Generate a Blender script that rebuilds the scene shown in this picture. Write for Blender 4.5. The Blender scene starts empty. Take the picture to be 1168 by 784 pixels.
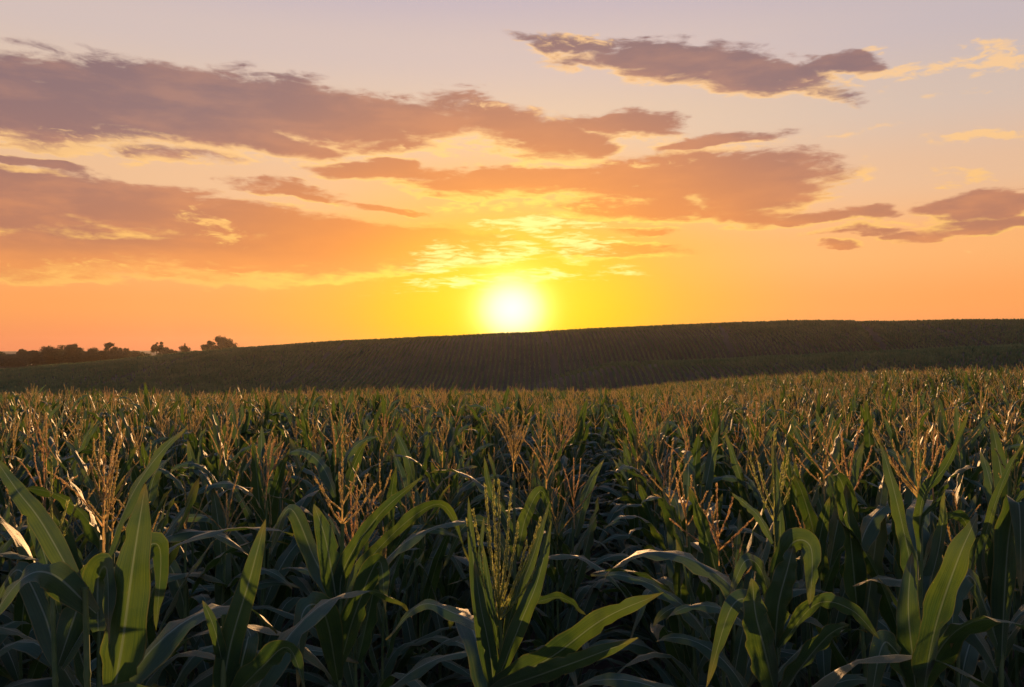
import bpy, math, random
import numpy as np
from mathutils import Vector, noise as mnoise

R = math.radians
scene = bpy.context.scene
COL = scene.collection
rng = random.Random(7)
EZ = 2.55                      # eye height above the soil at the camera
F = 908.0                      # focal length in photo pixels (1168 wide)
HZ = 402.0                     # horizon line in the photo
SUN_EL = 3.15

# ------------------------------------------------------------------ helpers
def mesh_obj(name, verts, faces, mats, parent=None, uvs=None, smooth=True, midx=None, link=True):
    me = bpy.data.meshes.new(name)
    verts = np.asarray(verts, dtype=np.float32).reshape(-1, 3)
    me.from_pydata(verts.tolist(), [], faces)
    for m in (mats if isinstance(mats, (list, tuple)) else [mats]):
        me.materials.append(m)
    if uvs is not None:
        uvl = me.uv_layers.new(name='UVMap')
        li = np.zeros(len(me.loops), dtype=np.int32)
        me.loops.foreach_get('vertex_index', li)
        uvl.data.foreach_set('uv', np.asarray(uvs, dtype=np.float32)[li].ravel())
    if midx is not None:
        me.polygons.foreach_set('material_index', np.asarray(midx, dtype=np.int32))
    if smooth:
        me.polygons.foreach_set('use_smooth', [True] * len(me.polygons))
    me.update()
    o = bpy.data.objects.new(name, me)
    if link: COL.objects.link(o)
    if parent is not None: o.parent = parent
    return o

def tag(o, label=None, cat=None, group=None, kind=None):
    if label: o['label'] = label
    if cat: o['category'] = cat
    if group: o['group'] = group
    if kind: o['kind'] = kind
    return o

def empty(name, loc, rz=0.0, s=1.0):
    o = bpy.data.objects.new(name, None)
    o.empty_display_size = 0.2
    o.location = loc; o.rotation_euler = (0, 0, rz); o.scale = (s, s, s)
    COL.objects.link(o)
    return o

class NT:
    """small expression helper over a node tree"""
    def __init__(s, tree): s.t = tree; s.n = tree.nodes; s.l = tree.links
    def new(s, typ, **kw):
        n = s.n.new(typ)
        for k, v in kw.items(): setattr(n, k, v)
        return n
    def put(s, sock, v):
        if isinstance(v, bpy.types.NodeSocket): s.l.new(v, sock)
        elif v is not None: sock.default_value = v
    def m(s, op, a, b=None, c=None, clamp=False):
        n = s.new('ShaderNodeMath', operation=op, use_clamp=clamp)
        s.put(n.inputs[0], a); s.put(n.inputs[1], b); s.put(n.inputs[2], c)
        return n.outputs[0]
    def add(s, a, b): return s.m('ADD', a, b)
    def sub(s, a, b): return s.m('SUBTRACT', a, b)
    def mul(s, a, b): return s.m('MULTIPLY', a, b)
    def mx(s, a, b): return s.m('MAXIMUM', a, b)
    def smooth(s, x, a, b, lo=0.0, hi=1.0):
        n = s.new('ShaderNodeMapRange', interpolation_type='SMOOTHSTEP')
        s.put(n.inputs[0], x); s.put(n.inputs[1], a); s.put(n.inputs[2], b); s.put(n.inputs[3], lo); s.put(n.inputs[4], hi)
        return n.outputs[0]
    def lin(s, x, a, b, lo=0.0, hi=1.0):
        n = s.new('ShaderNodeMapRange'); n.clamp = True
        s.put(n.inputs[0], x); s.put(n.inputs[1], a); s.put(n.inputs[2], b); s.put(n.inputs[3], lo); s.put(n.inputs[4], hi)
        return n.outputs[0]
    def mix(s, f, a, b, blend='MIX'):
        n = s.new('ShaderNodeMix', data_type='RGBA', blend_type=blend); n.clamp_factor = True
        s.put(n.inputs[0], f); s.put(n.inputs[6], a); s.put(n.inputs[7], b)
        return n.outputs[2]
    def noise(s, vec, scale, detail=4, rough=0.55, dist=0.0, col=False, lac=2.0):
        n = s.new('ShaderNodeTexNoise')
        s.put(n.inputs['Vector'], vec); n.inputs['Scale'].default_value = scale
        n.inputs['Detail'].default_value = detail; n.inputs['Roughness'].default_value = rough
        n.inputs['Distortion'].default_value = dist; n.inputs['Lacunarity'].default_value = lac
        return n.outputs[1] if col else n.outputs[0]
    def xyz(s, x, y, z):
        n = s.new('ShaderNodeCombineXYZ'); s.put(n.inputs[0], x); s.put(n.inputs[1], y); s.put(n.inputs[2], z)
        return n.outputs[0]

def sl(r, g, b):
    def f(c):
        c /= 255.0
        return c / 12.92 if c <= 0.04045 else ((c + 0.055) / 1.055) ** 2.4
    return (f(r), f(g), f(b), 1.0)

# ------------------------------------------------------------------ sky
def build_world():
    w = bpy.data.worlds.new('World'); scene.world = w; w.use_nodes = True
    t = w.node_tree; t.nodes.clear(); N = NT(t)
    out = N.new('ShaderNodeOutputWorld'); bg = N.new('ShaderNodeBackground')
    t.links.new(bg.outputs[0], out.inputs[0])
    sky = N.new('ShaderNodeTexSky', sky_type='NISHITA')
    sky.sun_disc = False; sky.sun_elevation = R(SUN_EL); sky.sun_rotation = 0.0
    sky.dust_density = 2.5; sky.air_density = 1.2
    tc = N.new('ShaderNodeTexCoord')
    sp = N.new('ShaderNodeSeparateXYZ'); t.links.new(tc.outputs['Generated'], sp.inputs[0])
    az = N.m('ARCTAN2', sp.outputs[0], sp.outputs[1])
    el = N.m('ARCSINE', sp.outputs[2])
    aaz = N.m('ABSOLUTE', az)

    # clear-sky colours by height above the horizon
    ramp = N.new('ShaderNodeValToRGB'); cr = ramp.color_ramp; cr.interpolation = 'EASE'
    stops = [(0.0, sl(246, 146, 98)), (0.055, sl(252, 163, 94)), (0.12, sl(251, 178, 112)), (0.20, sl(238, 190, 148)),
             (0.28, sl(226, 197, 172)), (0.36, sl(213, 192, 186)), (0.44, sl(194, 180, 192)), (0.62, sl(146, 156, 196)), (1.0, sl(98, 126, 184))]
    while len(cr.elements) < len(stops): cr.elements.new(0.5)
    for e, (p, c) in zip(cr.elements, stops): e.position = p; e.color = c
    t.links.new(el, ramp.inputs[0])
    # the ramp is in radians, 1.0 = 57 degrees
    base = ramp.outputs[0]
    # away from the sun the band near the horizon turns to rose and then slate
    base = N.mix(N.smooth(aaz, 0.7, 2.2, 0.0, 0.85), base, N.mix(N.lin(el, 0.0, 0.6), sl(134, 128, 154), sl(98, 124, 178)))
    # slightly cooler at upper right
    base = N.mix(N.mul(N.smooth(az, 0.1, 0.62), N.smooth(el, 0.10, 0.36, 0, 0.35)), base, sl(170, 168, 190))

    SE = R(SUN_EL - 0.15)
    dx = N.mul(az, 0.62); dy = N.sub(el, SE)
    d_st = N.m('SQRT', N.add(N.mul(dx, dx), N.mul(dy, dy)))
    d = N.m('SQRT', N.add(N.mul(az, az), N.mul(dy, dy)))
    # wide golden glow
    base = N.mix(N.smooth(d_st, 0.25, 0.06, 0, 0.9), base, sl(255, 178, 46))
    base = N.mix(N.smooth(d_st, 0.14, 0.03, 0, 1.0), base, sl(255, 196, 4))

    # ---- clouds: elongated banks, bent and frayed by noise
    P = N.xyz(az, el, 0.0)
    wv = N.noise(N.xyz(N.mul(az, 7.0), N.mul(el, 19.0), 3.1), 1.0, 5, 0.55, col=True)
    wc = N.new('ShaderNodeVectorMath', operation='SUBTRACT'); t.links.new(wv, wc.inputs[0]); wc.inputs[1].default_value = (0.5, 0.5, 0.5)
    wm = N.new('ShaderNodeVectorMath', operation='MULTIPLY'); t.links.new(wc.outputs[0], wm.inputs[0]); wm.inputs[1].default_value = (0.16, 0.050, 0.0)
    wa = N.new('ShaderNodeVectorMath', operation='ADD'); t.links.new(P, wa.inputs[0]); t.links.new(wm.outputs[0], wa.inputs[1])
    PW = wa.outputs[0]

    def ang(px, py):
        a = math.atan((px - 584) / F)
        return a, math.atan((HZ - py) / F * math.cos(a))
    def field(blobs, PW=PW):
        acc = None; src = PW
        for bi, (px, py, rx, ry, rot, s) in enumerate(blobs):
            if bi and bi % 4 == 0:        # keeps the evaluation serial, so that few values are alive at once
                ma = N.new('ShaderNodeVectorMath', operation='MULTIPLY_ADD')
                t.links.new(acc, ma.inputs[0]); ma.inputs[1].default_value = (1e-7, 1e-7, 1e-7); t.links.new(src, ma.inputs[2]); src = ma.outputs[0]
            a, e = ang(px, py)
            k = math.cos(a)
            mp = N.new('ShaderNodeMapping', vector_type='TEXTURE')
            t.links.new(src, mp.inputs['Vector'])
            mp.inputs['Location'].default_value = (a, e, 0)
            mp.inputs['Rotation'].default_value = (0, 0, R(rot))
            mp.inputs['Scale'].default_value = (rx / F * k * k, ry / F * k, 1)
            ln = N.new('ShaderNodeVectorMath', operation='DOT_PRODUCT')
            t.links.new(mp.outputs[0], ln.inputs[0]); t.links.new(mp.outputs[0], ln.inputs[1])
            v = N.m('MULTIPLY_ADD', ln.outputs['Value'], -s, s)
            acc = v if acc is None else N.mx(acc, v)
        return N.mx(acc, -1.0)
    big = [
        (10, 116, 190, 44, -2, 1.0), (190, 120, 190, 42, -3, 1.0), (360, 132, 160, 38, -5, 1.0), (470, 135, 120, 20, -8, .8),
        (560, 140, 80, 26, -12, .8), (625, 158, 85, 26, -5, .9), (720, 142, 70, 16, -4, .8), (820, 158, 75, 9, 2, .6), (430, 163, 80, 12, 0, .7), (290, 160, 120, 18, -5, .7),
        (40, 182, 80, 6, -5, .7), (180, 172, 70, 12, -4, .45),
        (20, 232, 150, 46, -6, 1.0), (150, 240, 170, 34, -8, 1.0), (300, 262, 170, 30, -7, .9), (20, 285, 200, 34, -3, .8),
        (320, 288, 250, 32, 2, .95), (460, 284, 130, 27, -2, .95), (140, 308, 230, 16, 0, .5), (330, 220, 60, 9, -4, .6), (440, 237, 60, 5, -5, .5),
        (440, 196, 100, 12, 2, .75), (580, 206, 160, 17, 0, .8), (785, 204, 165, 36, 0, 1.0), (840, 218, 100, 34, 5, 1.0), (740, 236, 130, 20, -2, .7), (860, 246, 50, 16, 0, .7),
        (700, 290, 110, 9, 0, .5), (740, 268, 50, 6, 0, .4),
        (760, 68, 150, 25, -7, 1.0), (860, 84, 90, 24, -10, 1.0), (655, 48, 70, 10, -8, .7), (965, 70, 52, 14, -6, .85),
        (930, 250, 60, 8, -4, .7), (985, 246, 50, 12, -4, .8), (1000, 264, 70, 5, 0, .6), (1120, 236, 70, 17, -4, .9), (1150, 256, 80, 10, 0, .7), (1060, 268, 50, 6, 0, .6), (960, 280, 30, 4, 0, .5),
        (930, 105, 50, 10, -25, .25),
    ]
    wisps = [
        (1040, 78, 74, 12, 5, .95), (1140, 62, 38, 22, -20, 1.1), (1128, 155, 64, 9, -2, 1.1), (1090, 202, 32, 12, 0, .9), (985, 195, 16, 16, 30, .4),
        (960, 100, 60, 8, -10, .4), (1020, 50, 20, 4, 0, .4), (240, 262, 55, 18, -15, .45), (220, 185, 110, 12, -4, .45), (120, 158, 80, 9, -4, .4), (545, 120, 40, 6, 0, .3),
        (90, 166, 100, 7, -2, .6), (260, 176, 110, 8, -4, .6), (500, 172, 70, 8, 0, .6), (600, 128, 50, 8, -10, .5), (650, 184, 130, 6, 0, .6), (1010, 256, 60, 5, 0, .5), (200, 312, 180, 8, 0, .5),
        (570, 235, 120, 10, 0, .4), (930, 155, 60, 4, 0, .3), (1110, 100, 40, 6, 0, .3), (640, 40, 60, 8, -5, .5),
    ]
    hot = [
        (500, 302, 44, 18, 4, .8), (520, 326, 85, 12, 0, .75), (600, 318, 70, 10, 0, 1.0), (640, 284, 90, 14, 0, .7), (600, 258, 50, 9, 0, .9),
        (590, 290, 60, 14, 0, .7), (660, 258, 50, 8, 0, .6), (690, 312, 40, 6, 0, .5),
    ]
    fine = N.noise(N.xyz(N.mul(az, 15.0), N.mul(el, 62.0), 1.7), 1.0, 9, 0.60, 0.5)
    fine2 = N.noise(N.xyz(N.mul(N.add(az, N.mul(el, 0.5)), 42.0), N.mul(el, 120.0), 9.2), 1.0, 6, 0.62, 0.6)
    rough = N.add(N.add(N.mul(N.sub(fine, 0.5), 1.9), N.mul(N.sub(fine2, 0.5), 0.9)), 0.10)
    f0 = field(big)
    fB = N.add(f0, rough)
    up = N.new('ShaderNodeVectorMath', operation='ADD'); t.links.new(PW, up.inputs[0]); up.inputs[1].default_value = (0, 0.011, 0)
    under = N.smooth(N.sub(field(big, up.outputs[0]), f0), -0.25, 0.35)
    fW = N.add(field(wisps), N.mul(N.add(N.sub(fine2, 0.53), N.mul(N.sub(fine, 0.5), .6)), 3.6))
    fine3 = N.noise(N.xyz(N.mul(az, 34.0), N.mul(el, 190.0), 4.4), 1.0, 7, 0.62, 0.8)
    fH = N.add(field(hot), N.mul(N.add(N.sub(fine3, 0.53), N.mul(N.sub(fine, 0.5), .7)), 4.2))

    # cloud body colours
    top = N.smooth(el, 0.10, 0.30)
    body = N.mix(top, sl(186, 120, 94), sl(140, 110, 114))
    lum = N.noise(N.xyz(N.mul(az, 9.0), N.mul(el, 34.0), 6.0), 1.0, 6, 0.6)
    body = N.mix(N.smooth(lum, 0.40, 0.68, 0, 0.55), body, N.mix(top, sl(232, 148, 94), sl(184, 134, 118)))
    body = N.mix(N.smooth(d_st, 0.34, 0.10, 0, 0.85), body, sl(236, 138, 60))
    body = N.mix(N.smooth(d_st, 0.17, 0.05, 0, 0.9), body, sl(254, 178, 38))
    body = N.mix(N.mul(N.smooth(el, 0.135, 0.085), N.smooth(aaz, 0.75, 0.5, 0, 0.8)), body, sl(250, 158, 84))
    rim = N.mix(top, sl(255, 194, 104), sl(254, 204, 146))
    rim = N.mix(N.smooth(d_st, 0.25, 0.08), rim, sl(255, 222, 90))
    pale = N.mix(0.55, base, body)
    ccol = N.mix(N.smooth(fB, 0.10, N.lin(under, 0, 1, .5, .82)), N.mix(under, pale, rim), body)
    c = N.mix(N.smooth(fB, -0.12, 0.34), base, ccol)
    c = N.mix(N.smooth(fW, 0.0, 0.9, 0, 0.85), c, rim)
    c = N.mix(N.smooth(fH, -0.05, 1.1, 0, 0.9), c, sl(255, 242, 150))
    # aureole and the burnt-out sun
    c = N.mix(N.smooth(d, 0.075, 0.018, 0, 0.9), c, (1.0, 0.78, 0.03, 1))
    sxy = N.m('SQRT', N.add(N.mul(N.mul(az, az), 0.8), N.mul(N.sub(dy, 0.002), N.sub(dy, 0.002))))
    def glow(dist, sig, k):
        return N.mul(N.m('EXPONENT', N.mul(dist, -1.0 / sig)), k)
    def tint(f, col):
        n = N.new('ShaderNodeVectorMath', operation='SCALE'); n.inputs[0].default_value = col; N.put(n.inputs['Scale'], f); return n.outputs[0]
    g1 = tint(glow(sxy, 0.0088, 22.0), (1.0, 0.93, 0.72)); g2 = tint(glow(d, 0.045, 0.42), (0.9, 0.80, 0.16))
    c = N.mix(1.0, c, g2, 'ADD'); c = N.mix(1.0, c, g1, 'ADD')
    # below the horizon: dull land colour
    c = N.mix(N.smooth(el, -0.02, -0.10), c, (0.05, 0.045, 0.03, 1))
    # the physical sky adds its own faint layer
    nish = N.new('ShaderNodeVectorMath', operation='SCALE'); t.links.new(sky.outputs[0], nish.inputs[0]); nish.inputs['Scale'].default_value = 0.015
    fin = N.mix(1.0, c, nish.outputs[0], 'ADD')
    scl = N.new('ShaderNodeVectorMath', operation='SCALE'); t.links.new(fin, scl.inputs[0]); scl.inputs['Scale'].default_value = 10.0 * 0.95 / 2.1435
    t.links.new(scl.outputs[0], bg.inputs[0]); bg.inputs[1].default_value = 0.1
    w.cycles.sampling_method = 'MANUAL'; w.cycles.sample_map_resolution = 1024

build_world()

sun = bpy.data.lights.new('sun', 'SUN'); sun.energy = 5.0; sun.angle = R(0.6); sun.color = (1.0, 0.53, 0.21)
so = bpy.data.objects.new('sun', sun); COL.objects.link(so)
so.rotation_euler = Vector((0, math.cos(R(SUN_EL)), math.sin(R(SUN_EL)))).to_track_quat('Z', 'Y').to_euler()

# ------------------------------------------------------------------ materials
def new_mat(name):
    m = bpy.data.materials.new(name); m.use_nodes = True; m.node_tree.nodes.clear()
    N = NT(m.node_tree); out = N.new('ShaderNodeOutputMaterial')
    return m, N, out

def leaf_mat(name, dark, light, rib, spec=0.5, rough=0.42, transl=0.45):
    m, N, out = new_mat(name)
    uv = N.new('ShaderNodeUVMap'); sp = N.new('ShaderNodeSeparateXYZ'); N.l.new(uv.outputs[0], sp.inputs[0])
    u, v = sp.outputs[0], sp.outputs[1]              # u across -1..1, v along 0..1
    au = N.m('ABSOLUTE', u)
    oi = N.new('ShaderNodeObjectInfo')
    geo = N.new('ShaderNodeTexCoord')
    blot = N.noise(geo.outputs['Object'], 9.0, 5, 0.6)
    veins = N.noise(N.xyz(N.mul(u, 26.0), N.mul(v, 1.1), N.mul(oi.outputs['Random'], 9.0)), 1.0, 3, 0.6)
    c = N.mix(N.smooth(blot, 0.35, 0.68), dark, light)
    c = N.mix(N.mul(oi.outputs['Random'], 0.35), c, light)
    c = N.mix(N.smooth(veins, 0.42, 0.62, 0, 0.6), c, light)
    spots = N.noise(geo.outputs['Object'], 42.0, 3, 0.7)
    c = N.mix(N.mul(N.smooth(spots, .64, .74), N.smooth(blot, .5, .62, 0, .8)), c, (0.12, 0.085, 0.03, 1))
    c = N.mix(N.smooth(au, 0.085, 0.035), c, rib)
    # dried margins and tips, with the sunlit rim painted into the margin colour
    dry_lit = N.mx(N.smooth(au, 0.90, 1.0, 0, 0.6), N.mul(N.smooth(v, 0.84, 1.0), N.smooth(blot, 0.35, 0.6, 0.2, 0.9)))
    c = N.mix(dry_lit, c, (0.24, 0.17, 0.055, 1))
    bs = N.new('ShaderNodeBsdfPrincipled')
    N.put(bs.inputs['Base Color'], c); N.put(bs.inputs['Roughness'], N.lin(blot, 0.3, 0.7, rough - 0.06, rough + 0.1))
    bs.inputs['IOR'].default_value = 1.45; bs.inputs['Sheen Weight'].default_value = .12; bs.inputs['Sheen Roughness'].default_value = .35; bs.inputs['Specular IOR Level'].default_value = spec
    tr = N.new('ShaderNodeBsdfTranslucent')
    thick = N.noise(geo.outputs['Object'], 5.0, 3, 0.6)
    tcx = N.mix(0.6, c, N.mix(N.smooth(N.add(N.mul(veins, .5), N.mul(thick, .6)), .42, .70), (0.035, 0.085, 0.008, 1), (0.14, 0.22, 0.010, 1))); N.put(tr.inputs['Color'], tcx)
    bump = N.new('ShaderNodeBump'); bump.inputs['Strength'].default_value = 0.35; bump.inputs['Distance'].default_value = 0.004
    N.put(bump.inputs['Height'], N.add(veins, N.smooth(au, 0.10, 0.0)))
    N.l.new(bump.outputs[0], bs.inputs['Normal'])
    ms = N.new('ShaderNodeMixShader'); ms.inputs[0].default_value = transl
    N.l.new(bs.outputs[0], ms.inputs[1]); N.l.new(tr.outputs[0], ms.inputs[2]); N.l.new(ms.outputs[0], out.inputs[0])
    return m

M_LEAF = leaf_mat('maize_leaf', (0.016, 0.045, 0.017, 1), (0.032, 0.074, 0.028, 1), (0.15, 0.20, 0.13, 1), spec=.48, rough=.48, transl=.29)

def simple_mat(name, c0, c1, scale=20, rough=0.7, transl=0.0, tcol=None, bump=0.0, detail=4):
    m, N, out = new_mat(name)
    tc = N.new('ShaderNodeTexCoord'); nz = N.noise(tc.outputs['Object'], scale, detail, 0.6)
    c = N.mix(N.smooth(nz, 0.32, 0.68), c0, c1)
    bs = N.new('ShaderNodeBsdfPrincipled'); N.put(bs.inputs['Base Color'], c); bs.inputs['Roughness'].default_value = rough
    if bump:
        b = N.new('ShaderNodeBump'); b.inputs['Strength'].default_value = bump; N.put(b.inputs['Height'], nz); N.l.new(b.outputs[0], bs.inputs['Normal'])
    if transl:
        tr = N.new('ShaderNodeBsdfTranslucent'); N.put(tr.inputs['Color'], tcol or c)
        ms = N.new('ShaderNodeMixShader'); ms.inputs[0].default_value = transl
        N.l.new(bs.outputs[0], ms.inputs[1]); N.l.new(tr.outputs[0], ms.inputs[2]); N.l.new(ms.outputs[0], out.inputs[0])
    else:
        N.l.new(bs.outputs[0], out.inputs[0])
    return m

M_STALK = simple_mat('maize_stalk', (0.05, 0.10, 0.03, 1), (0.10, 0.14, 0.045, 1), 14, 0.5)
def tassel_mat(name='maize_tassel', young=False):
    m, N, out = new_mat(name)
    tc = N.new('ShaderNodeTexCoord'); oi = N.new('ShaderNodeObjectInfo')
    nz = N.noise(tc.outputs['Object'], 70, 4, 0.6)
    ripe = N.smooth(N.add(oi.outputs['Random'], N.mul(N.sub(nz, .5), .9)), .52, 1.08) if not young else 0.0
    c = N.mix(ripe, (0.16, 0.21, 0.065, 1), (0.42, 0.31, 0.14, 1))
    tone = N.m('FRACT', N.mul(oi.outputs['Random'], 7.3))
    if not young: c = N.mix(N.smooth(tone, .75, .95, 0, .7), c, (0.34, 0.17, 0.12, 1))
    c = N.mix(N.smooth(nz, .46, .70, 0, .6), c, (0.58, 0.42, 0.22, 1) if not young else (0.42, 0.44, 0.20, 1))
    bs = N.new('ShaderNodeBsdfPrincipled'); N.put(bs.inputs['Base Color'], c); bs.inputs['Roughness'].default_value = .6
    bs.inputs['Sheen Weight'].default_value = .5; bs.inputs['Sheen Roughness'].default_value = .3
    tr = N.new('ShaderNodeBsdfTranslucent'); N.put(tr.inputs['Color'], N.mix(.55, c, (1.0, .72, .30, 1) if not young else (.80, .80, .22, 1)))
    ms = N.new('ShaderNodeMixShader'); ms.inputs[0].default_value = .6
    N.l.new(bs.outputs[0], ms.inputs[1]); N.l.new(tr.outputs[0], ms.inputs[2])
    tp = N.new('ShaderNodeBsdfTransparent'); m2 = N.new('ShaderNodeMixShader'); m2.inputs[0].default_value = .18
    N.l.new(ms.outputs[0], m2.inputs[1]); N.l.new(tp.outputs[0], m2.inputs[2]); N.l.new(m2.outputs[0], out.inputs[0])
    return m
M_TASSEL = tassel_mat()
M_TASSEL_YOUNG = tassel_mat('maize_tassel_young', True)
M_SOIL = simple_mat('soil', (0.035, 0.024, 0.016, 1), (0.085, 0.058, 0.038, 1), 5, 0.95, bump=0.6, detail=8)
M_TURF = simple_mat('hill_turf', (0.016, 0.020, 0.009, 1), (0.032, 0.033, 0.015, 1), 0.35, 0.95, detail=8)
M_CROP = simple_mat('hill_crop', (0.065, 0.150, 0.055, 1), (0.15, 0.21, 0.08, 1), 0.12, 0.85, 0.25, detail=6)
M_CROWN = simple_mat('tree_leaves', (0.025, 0.045, 0.015, 1), (0.06, 0.08, 0.03, 1), 0.6, 0.8, 0.2)
M_BARK = simple_mat('bark', (0.05, 0.038, 0.028, 1), (0.10, 0.075, 0.055, 1), 4, 0.9)

# ------------------------------------------------------------------ terrain
def ss(x, a, b):
    t = np.clip((x - a) / (b - a), 0, 1)
    return t * t * (3 - 2 * t)

CREST_PX = [-400, 0, 100, 200, 270, 400, 585, 700, 800, 900, 960, 1010, 1100, 1168, 1600]
CREST_PY = [432, 421, 412.5, 403, 396.5, 387, 379, 373, 368.5, 365, 364.5, 366, 363.5, 364, 372]
FOLD_PX = [-4000, 560, 640, 700, 850, 1000, 1168, 1600]
FOLD_ANG = [-.20, -.060, -.028, -.012, -.0045, .004, .011, .016]

def vnoise(x, y, s, seed):
    """cheap smooth value noise, vectorised"""
    x = np.asarray(x, float) / s + seed * 17.3; y = np.asarray(y, float) / s + seed * 7.9
    xi = np.floor(x); yi = np.floor(y); fx = x - xi; fy = y - yi
    fx = fx * fx * (3 - 2 * fx); fy = fy * fy * (3 - 2 * fy)
    def h(a, b):
        v = np.sin(a * 127.1 + b * 311.7 + seed) * 43758.5453
        return v - np.floor(v)
    return (h(xi, yi) * (1 - fx) + h(xi + 1, yi) * fx) * (1 - fy) + (h(xi, yi + 1) * (1 - fx) + h(xi + 1, yi + 1) * fx) * fy

def terrain(x, y):
    """ground height; z = EZ is eye level"""
    x = np.asarray(x, float); y = np.asarray(y, float)
    yy = np.clip(y, 0, None)
    s = 0.035 - 0.038 * ss(x, 4, 17)
    k = 0.00022 + 0.00018 * ss(-x, 3, 22) + 0.00034 * ss(x, 5, 18)
    front = -(0.39 + s * yy + k * yy * yy) - 2.20
    front = np.maximum(front, -13.5)
    front = front + 0.05 * (vnoise(x, y, 3.0, 1) - .5)
    valley = -12.0
    z = front + (valley - front) * ss(yy, 85, 150)
    ang = x / 260.0
    crest = np.interp(584 + F * ang, CREST_PX, CREST_PY)
    zc = (HZ - crest) / F * 258.0 - 0.9
    u = np.clip((yy - 150) / 110.0, 0, 1)
    p = (u * u * (3 - 2 * u)) ** 1.6
    hill = valley + (zc - valley) * p
    hill = hill - 3.4 * ss(x, 15, 75) * np.exp(-((yy - 212) / 9.0) ** 2)
    # right-hand fold in front of the main slope
    h = np.interp(584 + F * x / 190.0, FOLD_PX, FOLD_ANG) * 190.0 - 0.9
    fold = h - 0.0070 * (yy - 190) ** 2
    m = np.maximum(hill, fold); dd = np.abs(hill - fold)
    hill = m + np.where(dd < 1.2, (1.2 - dd) ** 2 / 4.8, 0)
    z = np.where(yy > 120, np.maximum(z, hill) if False else np.where(yy > 150, hill, np.maximum(z, np.minimum(fold, z + 8))), z)
    back = zc + (-8.0 - zc) * ss(yy, 262, 400)
    ox = x - (100 + (yy - 214) * .286)
    z = z - 1.5 * np.exp(-(ox / 1.6) ** 2) * ss(yy, 205, 222) * (1 - ss(yy, 250, 262))
    z = np.where(yy > 260, back, z)
    far = -8.0 + (8.6 + 1.5 * vnoise(x, 0, 160, 5)) * ss(yy, 520, 860)
    z = np.where(yy > 400, far, z)
    z = z + 0.5 * (vnoise(x, y, 45, 3) - .5) * ss(yy, 110, 160)
    return z + EZ

def sheet(name, xs_of, ys, mat):
    """grid over rows y with per-row x positions"""
    V = []; n = None
    for y in ys:
        xs = xs_of(y); n = len(xs)
        z = terrain(xs, np.full(n, y))
        V.append(np.stack([xs, np.full(n, y), z], 1))
    V = np.concatenate(V)
    faces = [(r * n + c, r * n + c + 1, (r + 1) * n + c + 1, (r + 1) * n + c) for r in range(len(ys) - 1) for c in range(n - 1)]
    return mesh_obj(name, V, faces, mat)

uu = np.linspace(-1, 1, 221)
fan = np.sign(uu) * (np.abs(uu) ** 1.5)
ys_near = np.concatenate([np.linspace(-60, -2, 12), np.linspace(0, 30, 61), np.linspace(31, 130, 70)])
ys_hill = np.concatenate([np.arange(130, 300, 1.5), np.linspace(300, 440, 30)])
ys_far = np.linspace(440, 880, 45)
tag(sheet('ground', lambda y: fan * 320, ys_near, M_SOIL), kind='structure')
hx = np.concatenate([np.linspace(-320, 88, 171), np.arange(88.7, 122, .7), np.linspace(122.5, 320, 80)])
# three sheets meet edge to edge; the hill and far land use wider, coarser grids
tag(sheet('hill', lambda y: hx, ys_hill, M_TURF), kind='structure')
tag(sheet('far_land', lambda y: np.linspace(-860, 860, 261), ys_far, M_TURF), kind='structure')

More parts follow.
